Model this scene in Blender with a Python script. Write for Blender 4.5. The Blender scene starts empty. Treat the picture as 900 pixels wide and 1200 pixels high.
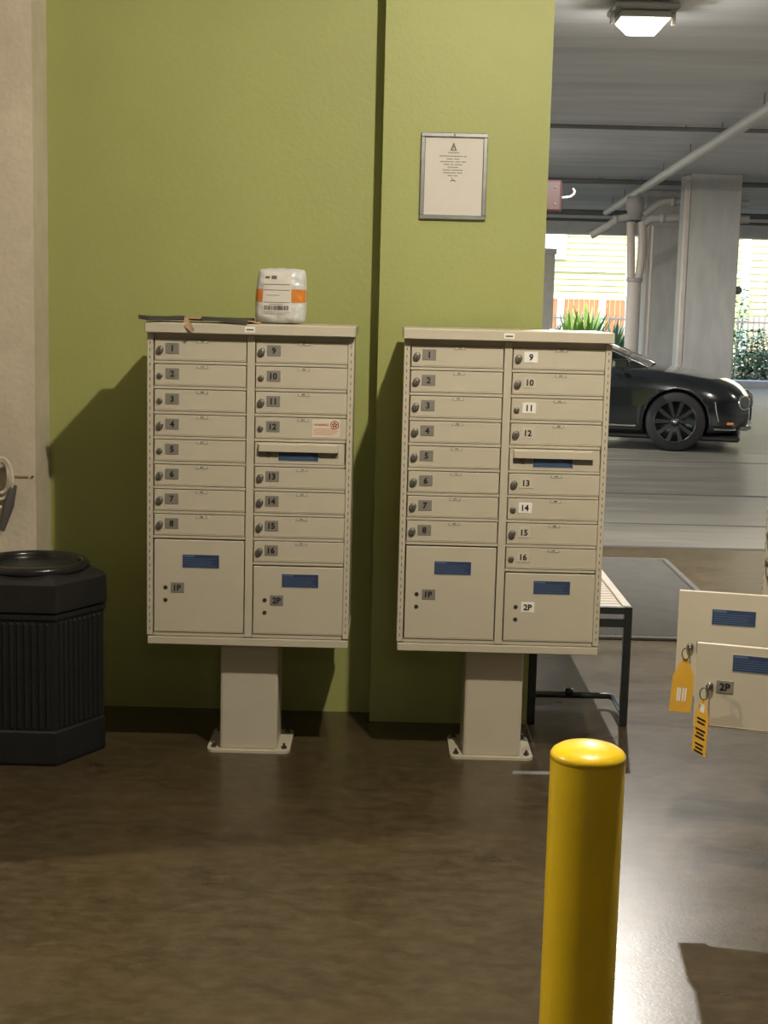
import bpy, bmesh, math, random
from mathutils import Vector, Matrix
random.seed(7)
PI = math.pi
scene = bpy.context.scene
COL = scene.collection

# ---------------------------------------------------------------- camera
f_px, pitch, roll, CAM_H = 1700.0, math.radians(8.2), 0.025, 1.70
Fw = Vector((0, math.cos(pitch), -math.sin(pitch)))
U0 = Vector((0, math.sin(pitch), math.cos(pitch)))
R0 = Vector((1, 0, 0))
Rt = R0 * math.cos(roll) + U0 * math.sin(roll)
Up = -R0 * math.sin(roll) + U0 * math.cos(roll)
cam_data = bpy.data.cameras.new('camera')
cam_data.sensor_fit = 'VERTICAL'
cam_data.sensor_height = 36.0
cam_data.sensor_width = 27.0
cam_data.lens = f_px / 1200.0 * 36.0
cam_data.clip_end = 300
cam = bpy.data.objects.new('camera', cam_data)
COL.objects.link(cam)
cam.matrix_world = Matrix(((Rt.x, Up.x, -Fw.x, 0), (Rt.y, Up.y, -Fw.y, 0), (Rt.z, Up.z, -Fw.z, CAM_H), (0, 0, 0, 1)))
scene.camera = cam

# ---------------------------------------------------------------- world, sun, exposure
world = bpy.data.worlds.new('world'); scene.world = world
world.use_nodes = True
wn = world.node_tree.nodes; wl = world.node_tree.links
bg = wn['Background']
sky = wn.new('ShaderNodeTexSky')
sky.sky_type = 'NISHITA'; sky.sun_disc = False
sky.sun_elevation = math.radians(50); sky.sun_rotation = math.radians(200)
sky.air_density = 1.2; sky.dust_density = 2.0
wl.new(sky.outputs['Color'], bg.inputs['Color'])
bg.inputs['Strength'].default_value = 1.2
sun_d = bpy.data.lights.new('sun', 'SUN'); sun_d.energy = 2.4; sun_d.angle = 0.01; sun_d.color = (1, .95, .86)
sun = bpy.data.objects.new('sun', sun_d); COL.objects.link(sun)
sun.rotation_euler = Vector((.52, .42, -.74)).to_track_quat('-Z', 'Y').to_euler()
vs = scene.view_settings
vs.view_transform = 'Standard'; vs.look = 'None'; vs.gamma = 1.0; vs.use_curve_mapping = False
vs.exposure = 0.0
LAMP_MAIN, LAMP_SIDE, LAMP_FAR = 152.0, 170.0, 240.0
LAMP_COL = (1.0, .89, .72)

# ---------------------------------------------------------------- materials
def mat(name, col, rough=.5, metal=0.0, var=.08, scale=6.0, bump=0.0, bscale=None, stretch=(1, 1, 1), coat=0.0,
        emit=None, estr=0.0, spec=.5, dirt=None, dirt_scale=1.5, dirt_amt=.5, rvar=0.0):
    m = bpy.data.materials.new(name); m.use_nodes = True
    nt = m.node_tree; N = nt.nodes; L = nt.links
    b = N['Principled BSDF']
    b.inputs['Roughness'].default_value = rough
    b.inputs['Metallic'].default_value = metal
    b.inputs['Specular IOR Level'].default_value = spec
    b.inputs['Coat Weight'].default_value = coat
    tc = N.new('ShaderNodeTexCoord'); mp = N.new('ShaderNodeMapping')
    mp.inputs['Scale'].default_value = stretch
    L.new(tc.outputs['Object'], mp.inputs['Vector'])
    nz = N.new('ShaderNodeTexNoise'); nz.inputs['Scale'].default_value = scale; nz.inputs['Detail'].default_value = 6
    nz.inputs['Roughness'].default_value = .62
    L.new(mp.outputs['Vector'], nz.inputs['Vector'])
    rp = N.new('ShaderNodeValToRGB')
    lo = tuple(max(0, c * (1 - var)) for c in col); hi = tuple(min(1, c * (1 + var)) for c in col)
    rp.color_ramp.elements[0].color = (*lo, 1); rp.color_ramp.elements[0].position = .3
    rp.color_ramp.elements[1].color = (*hi, 1); rp.color_ramp.elements[1].position = .7
    L.new(nz.outputs['Fac'], rp.inputs['Fac'])
    out = rp.outputs['Color']
    if dirt:
        n2 = N.new('ShaderNodeTexNoise'); n2.inputs['Scale'].default_value = dirt_scale; n2.inputs['Detail'].default_value = 9
        n2.inputs['Roughness'].default_value = .7
        L.new(mp.outputs['Vector'], n2.inputs['Vector'])
        r2 = N.new('ShaderNodeValToRGB'); r2.color_ramp.elements[0].position = .42; r2.color_ramp.elements[1].position = .68
        r2.color_ramp.elements[0].color = (0, 0, 0, 1); r2.color_ramp.elements[1].color = (dirt_amt,) * 3 + (1,)
        L.new(n2.outputs['Fac'], r2.inputs['Fac'])
        mx = N.new('ShaderNodeMix'); mx.data_type = 'RGBA'
        L.new(r2.outputs['Color'], mx.inputs['Factor']); L.new(out, mx.inputs['A']); mx.inputs['B'].default_value = (*dirt, 1)
        out = mx.outputs['Result']
    L.new(out, b.inputs['Base Color'])
    if rvar:
        rr = N.new('ShaderNodeMapRange'); rr.inputs['To Min'].default_value = rough - rvar; rr.inputs['To Max'].default_value = rough + rvar
        L.new(nz.outputs['Fac'], rr.inputs['Value']); L.new(rr.outputs['Result'], b.inputs['Roughness'])
    if bump:
        n3 = N.new('ShaderNodeTexNoise'); n3.inputs['Scale'].default_value = bscale or scale * 6; n3.inputs['Detail'].default_value = 5
        L.new(mp.outputs['Vector'], n3.inputs['Vector'])
        bp = N.new('ShaderNodeBump'); bp.inputs['Strength'].default_value = bump; bp.inputs['Distance'].default_value = .01
        L.new(n3.outputs['Fac'], bp.inputs['Height']); L.new(bp.outputs['Normal'], b.inputs['Normal'])
    if emit:
        b.inputs['Emission Color'].default_value = (*emit, 1); b.inputs['Emission Strength'].default_value = estr
    return m

M = {}
M['green'] = mat('green_paint', (.36, .39, .13), .55, var=.05, scale=1.6, bump=.10, bscale=55, dirt=(.31, .33, .10), dirt_scale=1.1, dirt_amt=.25)
M['white_wall'] = mat('white_stucco', (.66, .59, .475), .8, var=.06, scale=3, bump=.3, bscale=45, dirt=(.42, .34, .26), dirt_scale=2.2, dirt_amt=.5)
M['grey_wall'] = mat('grey_concrete_wall', (.40, .39, .36), .85, var=.12, scale=2, bump=.25)
M['floor'] = mat('polished_concrete', (.052, .037, .018), .30, var=.32, scale=2.2, bump=.05, bscale=110, dirt=(.125, .097, .056), dirt_scale=16, dirt_amt=.5, rvar=.09, stretch=(.8, 1.3, 1))
M['floor_far'] = mat('pale_drive_concrete', (.165, .155, .13), .38, var=.25, scale=1.4, bump=.05, bscale=20, dirt=(.11, .10, .085), dirt_scale=2.0, dirt_amt=.6, rvar=.12, stretch=(.35, 1.8, 1))
M['joint'] = mat('dark_joint_filler', (.05, .045, .04), .7)
M['ceil'] = mat('board_formed_concrete', (.60, .61, .62), .85, var=.16, scale=1.2, bump=.4, bscale=5, stretch=(.35, 2.2, 1), dirt=(.70, .71, .72), dirt_scale=1.6, dirt_amt=.5)
M['column'] = mat('grey_column_concrete', (.46, .465, .46), .8, var=.12, scale=3, bump=.2, stretch=(2, 2, .5))
M['beam'] = mat('painted_beam', (.74, .72, .68), .8, var=.08)
M['cream'] = mat('cream_powder_coat', (.545, .50, .395), .42, var=.025, scale=9, bump=.02, bscale=300)
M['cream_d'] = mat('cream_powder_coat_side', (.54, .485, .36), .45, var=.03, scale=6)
M['slot'] = mat('dark_slot', (.03, .028, .024), .7)
M['recess'] = mat('grey_recess', (.27, .255, .21), .55)
M['chrome'] = mat('lock_metal', (.20, .19, .17), .5, metal=.7, var=.15, scale=60)
M['lockdark'] = mat('lock_dark_metal', (.10, .09, .075), .4, metal=.6)
M['alu'] = mat('brushed_number_plate', (.27, .255, .225), .5, metal=.25, var=.10, scale=160)
M['sticker'] = mat('pale_number_sticker', (.58, .54, .44), .45, var=.02)
M['sticker_w'] = mat('white_number_sticker', (.86, .85, .80), .4, var=.02)
M['ink'] = mat('black_ink', (.012, .012, .012), .5, var=0)
M['grey_ink'] = mat('grey_ink', (.12, .115, .10), .6, var=0)
M['red_ink'] = mat('red_ink', (.36, .045, .025), .6, var=0)
M['pink_ink'] = mat('faded_red_ink', (.62, .30, .20), .6, var=0)
M['decal'] = mat('blue_decal', (.035, .055, .12), .4, var=.15, scale=30)
M['decal_w'] = mat('pale_decal_print', (.10, .17, .30), .4, var=0)
M['decal_edge'] = mat('decal_white_edge', (.42, .44, .42), .4, var=0)
M['paper'] = mat('white_paper', (.64, .61, .56), .7, var=.03, scale=8)
M['paper_cr'] = mat('cream_paper', (.70, .63, .50), .7, var=.05, scale=9)
M['frame'] = mat('aluminium_frame', (.24, .25, .25), .35, metal=.7, var=.12, scale=20)
M['poly'] = mat('grey_poly_mailer', (.60, .62, .62), .22, var=.08, scale=14, bump=.7, bscale=26)
M['orange'] = mat('orange_tape', (.62, .21, .03), .4, var=.08, scale=20)
M['card_d'] = mat('dark_cardboard', (.060, .058, .045), .85, var=.15, scale=20)
M['kraft'] = mat('kraft_cardboard', (.44, .29, .17), .85, var=.12, scale=20, bump=.2)
M['can'] = mat('black_plastic', (.013, .0135, .014), .5, var=.15, scale=20, bump=.12, bscale=200)
M['can_lid'] = mat('black_gloss_plastic', (.016, .016, .017), .22, var=.1)
M['yellow'] = mat('yellow_sleeve', (.88, .60, .014), .30, var=.05, scale=6, bump=.06, bscale=20, coat=.3)
M['tag'] = mat('yellow_key_tag', (.74, .42, .05), .5, var=.06, scale=30)
M['steel'] = mat('steel', (.32, .30, .27), .3, metal=.9, var=.1, scale=50)
M['bench_bl'] = mat('black_bench_steel', (.018, .022, .022), .38, var=.1)
M['bench_wd'] = mat('pale_slat', (.52, .44, .36), .55, var=.12, scale=5, stretch=(1, 8, 1))
M['mat'] = mat('charcoal_entrance_mat', (.050, .046, .042), 1.0, var=.25, scale=40, spec=.1)
M['mat_e'] = mat('mat_rubber_edge', (.10, .094, .084), .9, spec=.15)
M['lens'] = mat('lamp_lens', (.9, .85, .7), .3, emit=(1, .86, .62), estr=14)
M['housing'] = mat('lamp_housing', (.20, .195, .18), .45, var=.05)
M['pvc'] = mat('painted_pvc_pipe', (.50, .49, .47), .5, var=.06)
M['iron'] = mat('grey_cast_iron_pipe', (.40, .38, .37), .55, var=.08)
M['pinkpipe'] = mat('dusty_white_pipe', (.58, .52, .48), .5, var=.06)
M['conduit'] = mat('dark_conduit', (.17, .175, .18), .6)
M['signred'] = mat('dark_red_housing', (.05, .018, .017), .4, var=.08)
M['curb'] = mat('white_kerb_concrete', (.62, .60, .60), .75, var=.06)
M['asphalt'] = mat('soil', (.10, .08, .055), .95, var=.3, scale=4)
M['siding'] = mat('yellow_green_siding', (.38, .39, .17), .6, var=.03)
M['siding_b'] = mat('pale_yellow_siding', (.50, .43, .24), .6, var=.03)
M['trim'] = mat('white_house_trim', (.75, .75, .72), .6, var=.03)
M['pane'] = mat('window_blind_pane', (.50, .42, .38), .25, var=.05)
M['shutter'] = mat('white_shutter', (.78, .78, .76), .5, var=.03)
M['wood'] = mat('orange_brown_timber', (.40, .15, .06), .7, var=.2, scale=6, stretch=(6, 1, 1))
M['picket'] = mat('grey_metal_picket', (.20, .19, .19), .5, var=.05)
M['leaf1'] = mat('bright_green_leaf', (.20, .33, .06), .45, var=.3, scale=3)
M['leaf2'] = mat('blue_green_leaf', (.12, .22, .12), .45, var=.35, scale=3)
M['leaf3'] = mat('dark_green_leaf', (.055, .13, .045), .45, var=.35, scale=3)
M['stem'] = mat('plant_stem', (.14, .12, .05), .8)
M['paint'] = mat('black_blue_car_paint', (.008, .011, .014), .16, var=.05, coat=1.0)
M['glass'] = mat('dark_car_glass', (.012, .014, .016), .05, var=0, coat=.5)
M['tyre'] = mat('tyre_rubber', (.012, .012, .013), .75, var=.1)
M['rim'] = mat('dark_alloy_rim', (.045, .047, .05), .35, metal=.8, var=.1)
M['chrome_b'] = mat('bright_chrome', (.75, .75, .76), .12, metal=1.0, var=.02)
M['lampglass'] = mat('headlamp_glass', (.10, .11, .12), .15, metal=.3, var=.1)
M['amber'] = mat('amber_marker', (.62, .22, .07), .3, var=.05)
M['black'] = mat('black_trim', (.008, .008, .009), .5, var=.05)
M['hose'] = mat('off_white_hose', (.56, .51, .42), .45, var=.06)
M['nozzle'] = mat('grey_nozzle', (.10, .095, .095), .5)

# ---------------------------------------------------------------- mesh builder
class MB:
    def __init__(s):
        s.v = []; s.f = []; s.m = []; s.smooth = []
    def add(s, verts, faces, mi=0, sm=False):
        o = len(s.v); s.v += [tuple(p) for p in verts]
        for fc in faces:
            s.f.append([o + i for i in fc]); s.m.append(mi); s.smooth.append(sm)
    def box(s, x0, x1, y0, y1, z0, z1, mi=0, bev=0.0, seg=1):
        if bev <= 0:
            v = [(x0, y0, z0), (x1, y0, z0), (x1, y1, z0), (x0, y1, z0), (x0, y0, z1), (x1, y0, z1), (x1, y1, z1), (x0, y1, z1)]
            s.add(v, [(0, 3, 2, 1), (4, 5, 6, 7), (0, 1, 5, 4), (1, 2, 6, 5), (2, 3, 7, 6), (3, 0, 4, 7)], mi)
        else:
            bm = bmesh.new(); bmesh.ops.create_cube(bm, size=1)
            for q in bm.verts:
                q.co = Vector(((x0 + x1) / 2 + q.co.x * (x1 - x0), (y0 + y1) / 2 + q.co.y * (y1 - y0), (z0 + z1) / 2 + q.co.z * (z1 - z0)))
            bmesh.ops.bevel(bm, geom=bm.edges[:], offset=bev, segments=seg, profile=.5, affect='EDGES')
            s.from_bm(bm, mi)
    def from_bm(s, bm, mi=0, sm=False):
        bm.verts.index_update()
        s.add([q.co.copy() for q in bm.verts], [[q.index for q in fc.verts] for fc in bm.faces], mi, sm)
        bm.free()
    def tube(s, pts, r, n=10, mi=0, caps=True, r2=None):
        pts = [Vector(p) for p in pts]; K = len(pts)
        rs = r if isinstance(r, (list, tuple)) else [r] * K
        if r2 is not None: rs = [r + (r2 - r) * i / (K - 1) for i in range(K)]
        rings = []; ref = None
        for i, p in enumerate(pts):
            t = (pts[min(i + 1, K - 1)] - pts[max(i - 1, 0)]).normalized()
            if ref is None:
                ref = Vector((0, 0, 1)) if abs(t.z) < .9 else Vector((1, 0, 0))
            a = (ref - t * ref.dot(t)).normalized(); ref = a; b = t.cross(a)
            rings.append([p + (a * math.cos(2 * PI * k / n) + b * math.sin(2 * PI * k / n)) * rs[i] for k in range(n)])
        v = [q for ring in rings for q in ring]
        fs = [(i * n + k, i * n + (k + 1) % n, (i + 1) * n + (k + 1) % n, (i + 1) * n + k) for i in range(K - 1) for k in range(n)]
        s.add(v, fs, mi, True)
        if caps:
            s.add(rings[0], [list(range(n))[::-1]], mi); s.add(rings[-1], [list(range(n))], mi)
    def lathe(s, prof, c=(0, 0, 0), n=24, mi=0, axis='z', sm=True, caps=True):
        v = []; K = len(prof)
        for (r, h) in prof:
            for k in range(n):
                a = 2 * PI * k / n; p = (r * math.cos(a), r * math.sin(a), h)
                if axis == 'y': p = (p[0], h, p[1])
                if axis == 'x': p = (h, p[0], p[1])
                v.append((p[0] + c[0], p[1] + c[1], p[2] + c[2]))
        fs = [(i * n + k, i * n + (k + 1) % n, (i + 1) * n + (k + 1) % n, (i + 1) * n + k) for i in range(K - 1) for k in range(n)]
        if caps: fs += [list(range(n))[::-1], [(K - 1) * n + k for k in range(n)]]
        s.add(v, fs, mi, sm)
    def prism(s, poly, y0, y1, mi=0):        # polygon in xz, extruded along y
        n = len(poly)
        v = [(x, y0, z) for x, z in poly] + [(x, y1, z) for x, z in poly]
        s.add(v, [list(range(n)), list(range(2 * n - 1, n - 1, -1))] + [(i, i + n, (i + 1) % n + n, (i + 1) % n) for i in range(n)], mi)
    def prismz(s, poly, z0, z1, mi=0):
        n = len(poly)
        v = [(x, y, z0) for x, y in poly] + [(x, y, z1) for x, y in poly]
        s.add(v, [list(range(n))[::-1], list(range(n, 2 * n))] + [(i, (i + 1) % n, (i + 1) % n + n, i + n) for i in range(n)], mi)
    def quad(s, x0, x1, z0, z1, y, mi=0):
        s.add([(x0, y, z0), (x1, y, z0), (x1, y, z1), (x0, y, z1)], [(0, 1, 2, 3)], mi)
    def text(s, t, cx, cz, y, size, mi=0, bold=.0, width=None):
        tv, tf, w, h = glyphs(t, bold)
        sx = size if width is None else width / w
        s.add([(cx + (p[0] - w / 2) * sx, y, cz + (p[1] - h / 2) * size) for p in tv], tf, mi)
    def mesh(s, name, mats):
        me = bpy.data.meshes.new(name); me.from_pydata(s.v, [], s.f)
        for m_ in mats: me.materials.append(M[m_])
        me.polygons.foreach_set('material_index', s.m); me.polygons.foreach_set('use_smooth', s.smooth)
        bm = bmesh.new(); bm.from_mesh(me); bmesh.ops.recalc_face_normals(bm, faces=bm.faces[:]) if s.fixn else None
        bm.to_mesh(me); bm.free(); me.update(); return me
    fixn = True
    def build(s, name, mats, parent=None, loc=(0, 0, 0)):
        if isinstance(mats, str): mats = [mats]
        return put(name, s.mesh(name, mats), parent, loc)

def put(name, me, parent=None, loc=(0, 0, 0), rot=None):
    o = bpy.data.objects.new(name, me); COL.objects.link(o); o.location = loc
    if rot: o.rotation_euler = rot
    if parent: o.parent = parent
    return o

_gl = {}
def glyphs(t, bold):
    k = (t, bold)
    if k not in _gl:
        cu = bpy.data.curves.new('glyph', 'FONT'); cu.body = t; cu.size = 1.0; cu.offset = bold; cu.resolution_u = 3
        ob = bpy.data.objects.new('glyph', cu); COL.objects.link(ob)
        dg = bpy.context.evaluated_depsgraph_get(); dg.update()
        me = bpy.data.meshes.new_from_object(ob.evaluated_get(dg))
        tv = [tuple(v.co[:2]) for v in me.vertices]; tf = [list(p.vertices) for p in me.polygons]
        x0 = min(p[0] for p in tv); y0 = min(p[1] for p in tv)
        tv = [(p[0] - x0, p[1] - y0) for p in tv]
        _gl[k] = (tv, tf, max(p[0] for p in tv), max(p[1] for p in tv))
        bpy.data.objects.remove(ob); bpy.data.curves.remove(cu); bpy.data.meshes.remove(me)
    return _gl[k]

def tag(o, label, cat=None, group=None, kind=None):
    if label: o['label'] = label
    if cat: o['category'] = cat
    if group: o['group'] = group
    if kind: o['kind'] = kind
    return o
def thing(name, label, cat, loc=(0, 0, 0), rz=0.0, group=None):
    o = bpy.data.objects.new(name, None); COL.objects.link(o); o.location = loc; o.rotation_euler = (0, 0, rz)
    o.empty_display_size = .05
    return tag(o, label, cat, group)
def struct(o, label, cat='structure'):
    return tag(o, label, cat, None, 'structure')

# ================================================================ THE SETTING
ZC = 3.58
m = MB(); m.box(-9.2, 13.2, -8.2, 10.36, -.2, 0)
floor = struct(m.build('floor', 'floor'), 'brown grey polished concrete garage floor', 'floor')
m = MB(); m.box(-9.2, 13.2, 10.36, 33, -.2, 0)
struct(m.build('floor_drive', 'floor_far'), 'pale grey concrete driveway floor under the parked car', 'floor')
for (y, x0, x1, w) in ((10.36, .6, 13, .035), (11.5, -9, 13, .02), (13.4, -9, 13, .05), (16.4, -9, 13, .03)):
    j = MB(); j.box(x0, x1, y - w, y + w, -.01, .0015); j.build('expansion_joint', 'joint', floor)
m = MB(); m.box(-9.2, 13.2, -8.2, 33.2, ZC, ZC + .3)
ceil = struct(m.build('ceiling', 'ceil'), 'grey board-formed concrete garage ceiling', 'ceiling')
m = MB(); m.box(-9.2, -.02, 5.9, 6.3, 0, ZC)
struct(m.build('wall_back', 'green'), 'green painted wall set back behind the left mailbox unit', 'wall')
m = MB(); m.box(-.040, .605, 5.77, 6.3, 0, ZC)
struct(m.build('wall_pier', 'green'), 'green painted pier standing forward behind the right mailbox unit', 'wall')
m = MB(); m.box(-2.4, -1.372, 5.66, 6.3, 0, ZC)
wl_ = struct(m.build('wall_left', 'white_wall'), 'off-white stucco wall end at the left edge', 'wall')
m = MB(); m.box(-2.4, -2.2, 3.915, 5.66, 0, ZC)
struct(m.build('wall_light_blocker', 'white_wall'), 'unseen off-white wall added left of frame to block the left lamp', 'wall')  # added out of view; its corner cuts the left lamp's light across the floor
m = MB(); m.box(-9.2, -9, -8.2, 6.3, 0, ZC); struct(m.build('wall_far_left', 'grey_wall'), 'grey concrete garage side wall out of frame left', 'wall')
m = MB(); m.box(-9.2, 13.2, -8.4, -8.2, 0, ZC); struct(m.build('wall_front', 'grey_wall'), 'grey concrete garage wall behind the camera', 'wall')
m = MB(); m.box(13, 13.2, -8.2, 33, 0, ZC); struct(m.build('wall_right', 'grey_wall'), 'grey concrete garage wall out of frame right', 'wall')
m = MB(); m.box(-9.2, 13.2, 32.7, 33.2, 3.36, ZC); m.box(-9.2, 13.2, 32.6, 32.75, 3.30, 3.36)
struct(m.build('trim_1', 'beam'), 'pale painted edge beam above the garage opening', 'beam')
m = MB(); m.box(-9.2, 13.2, 29.6, 29.9, 3.42, ZC)
struct(m.build('trim_2', 'beam'), 'shallow painted ceiling beam just inside the opening', 'beam')
m = MB(); m.box(-40, 60, 33, 90, -.35, -.05); m.box(13.2, 60, -20, 33, -.35, -.05); m.box(-60, -9.2, 0, 33, -.35, -.05)
struct(m.build('ground', 'asphalt'), 'planting bed soil outside the garage', 'ground')
m = MB(); m.box(-9, 13.2, 33.0, 33.35, -.1, .16, bev=.02)
tag(m.build('kerb', 'curb'), 'white concrete kerb along the planting bed at the opening', 'kerb')

# ================================================================ LAMPS
def lamp(x, y, z, power, label, size=.07, group='ceiling lights of the garage', rz=0, side=.15, col=LAMP_COL):
    t = thing('ceiling_light', label, 'ceiling light', (x, y, z), rz, group)
    a = MB(); a.box(-.20, .20, -.17, .17, .045, .085, bev=.01); a.box(-.155, .155, -.13, .13, -.0, .045, bev=.008)
    a.build('housing', 'housing', t)
    b = MB()
    v = [(-.15, -.125, 0), (.15, -.125, 0), (.15, .125, 0), (-.15, .125, 0), (-.085, -.07, -.075), (.085, -.07, -.075), (.085, .07, -.075), (-.085, .07, -.075)]
    b.add(v, [(0, 1, 2, 3), (7, 6, 5, 4), (0, 4, 5, 1), (1, 5, 6, 2), (2, 6, 7, 3), (3, 7, 4, 0)])
    b.build('lens', 'lens', t)
    c = MB(); c.lathe([(.05, .085), (.05, ZC - z)], n=16); c.build('mount', 'housing', t)
    for sx in (-1, 1):
        d = MB(); d.box(sx * .19 - .01, sx * .19 + .01, -.02, .02, -.02, .06); d.build('clip', 'housing', t)
    for kind, p, dz in (('AREA', power * (1 - side), -.085), ('POINT', power * side * 1.8, -.10)):
        if p <= 0: continue
        ld = bpy.data.lights.new('lamp_light', kind)
        if kind == 'AREA': ld.shape = 'DISK'; ld.size = size
        else: ld.shadow_soft_size = .035
        ld.energy = p; ld.color = col
        lo = bpy.data.objects.new('lamp_light', ld); COL.objects.link(lo); lo.parent = t; lo.location = (0, 0, dz)
FAR_COL = (1.0, .95, .88)
lamp(.63, 3.23, 3.45, LAMP_MAIN, 'lit ceiling light above the yellow bollard, out of frame', side=.85)
lamp(-3.8, 3.52, 3.44, LAMP_SIDE, 'lit ceiling light left of the stucco wall, out of frame')
lamp(1.52, 9.3, 3.46, LAMP_FAR, 'lit square ceiling light with a glowing tapered lens beside the green pier', side=.10, col=FAR_COL)
lamp(4.9, 9.3, 3.46, LAMP_FAR, 'lit ceiling light beyond the right edge, out of frame', side=.10, col=FAR_COL)
lamp(.6, 17.6, 3.46, LAMP_FAR, 'added lamp hidden behind the green pier, lightening the deep garage', side=.10, col=FAR_COL)  # extra unseen lamp, added to lighten the background
lamp(8.6, 15.8, 3.46, LAMP_FAR, 'added out-of-frame lamp right of the parked car, raising the background light', side=.10, col=FAR_COL)  # added off frame to lift ambient light around car and columns
lamp(.68, -3.3, 3.44, 18, 'added fill lamp behind the camera')  # weak added fill, softens the shadows on wall and boxes
lamp(-5.2, -3.3, 3.44, 18, 'added fill lamp behind the camera on the left')  # second added fill lamp, never in view

# ================================================================ MAILBOX UNITS
W2, YF, YB = .372, -.20, .23
ZCAP, PITCH, ZD = 1.613, .0909, 1.557
ZP1 = ZD - 8 * PITCH; ZP2 = ZD - 9 * PITCH; ZBOT = .473
XL0, XL1, XR0, XR1 = -.348, -.013, .017, .347

def number_plate(txt, plate, ink='ink'):
    a = MB(); a.box(-.0245, .0245, -.0016, 0, -.0195, .0195, 0, bev=.001)
    a.text(txt, 0, 0, -.0022, .030 if len(txt) < 2 else .030, 1, bold=.035)
    return a.mesh('number_plate', [plate, ink])
def lock_mesh(cover):
    a = MB()
    if cover:
        a.lathe([(.0135, 0), (.0135, -.004), (.011, -.007), (.004, -.0075)], n=18, axis='y', mi=0)
        a.box(-.0012, .0012, -.0085, -.007, -.007, .007, 1)
        v0 = len(a.v)
        a.v = [(p[0], p[1], p[2] * 1.18 + p[0] * .25) for p in a.v]
    else:
        a.lathe([(.0105, 0), (.0105, -.005), (.0085, -.0065), (.003, -.0068)], n=18, axis='y', mi=0)
        a.box(-.001, .001, -.0078, -.0066, -.005, .005, 1)
    return a.mesh('lock', ['chrome', 'lockdark'])
LOCKS = [lock_mesh(True), lock_mesh(False)]
def nametag_mesh(txt):
    a = MB(); a.prism([(-.022, -.006), (.022, -.006), (.018, .006), (-.018, .006)], -.0012, 0, 0)
    a.prism([(-.0185, -.0045), (.0185, -.0045), (.0165, .0052), (-.0165, .0052)], -.0016, -.0010, 1); a.text(txt, 0, .0005, -.0022, .0085, 2, bold=.02)
    return a.mesh('name_tag', ['recess', 'sticker', 'ink'])
def small_door_mesh():
    a = MB(); w = XL1 - XL0 - .006; h = PITCH - .014
    a.box(0, w, -.012, 0, 0, h, bev=.0012)
    a.box(.004, w - .004, -.0132, -.012, 0.006, .0072)
    return a.mesh('door', ['cream'])
DOOR = small_door_mesh()
def decal_into(a, x0, x1, z0, z1, y, mi0, edge=True):
    a.box(x0, x1, y - .0006, y + .001, z0, z1, mi0 + 2)
    a.quad(x0 + .002, x1 - .002, z0 + .002, z1 - .002, y - .0010, mi0)
    w = x1 - x0; h = z1 - z0; rr = random.Random(int(x0 * 1000) + int(h * 9999))
    a.quad(x0 + .006, x0 + .045, z1 - h * .19, z1 - h * .08, y - .0014, mi0 + 1)
    for k in range(5):
        zz = z1 - h * (.30 + .13 * k)
        a.quad(x0 + .006, x0 + w * rr.uniform(.75, .95), zz - .0016, zz, y - .0014, mi0 + 1)
def decal_mesh(w, h):
    a = MB(); decal_into(a, 0, w, 0, h, 0, 0); return a.mesh('instruction_decal', ['decal', 'decal_w', 'decal_edge'])
DECAL_P = decal_mesh(.137, .052); DECAL_S = decal_mesh(.147, .038)
def parcel_door_mesh(h):
    a = MB(); w = XL1 - XL0 - .006
    a.box(0, w, -.014, 0, 0, h, bev=.0016)
    a.box(.004, w - .004, -.0152, -.014, .007, .0084)
    a.box(.012, w - .012, 0, .010, .012, h - .012)
    return a.mesh('parcel_door', ['cream'])
def hole_mesh():
    a = MB(); a.lathe([(.0078, .002), (.0078, -.0012), (.006, -.0016)], n=14, axis='y'); return a.mesh('lock_hole', ['slot'])
HOLE = hole_mesh()
H1 = ZP1 - ZBOT - .012; H2 = ZP2 - ZBOT - .012
PD1 = parcel_door_mesh(H1); PD2 = parcel_door_mesh(H2)

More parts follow.
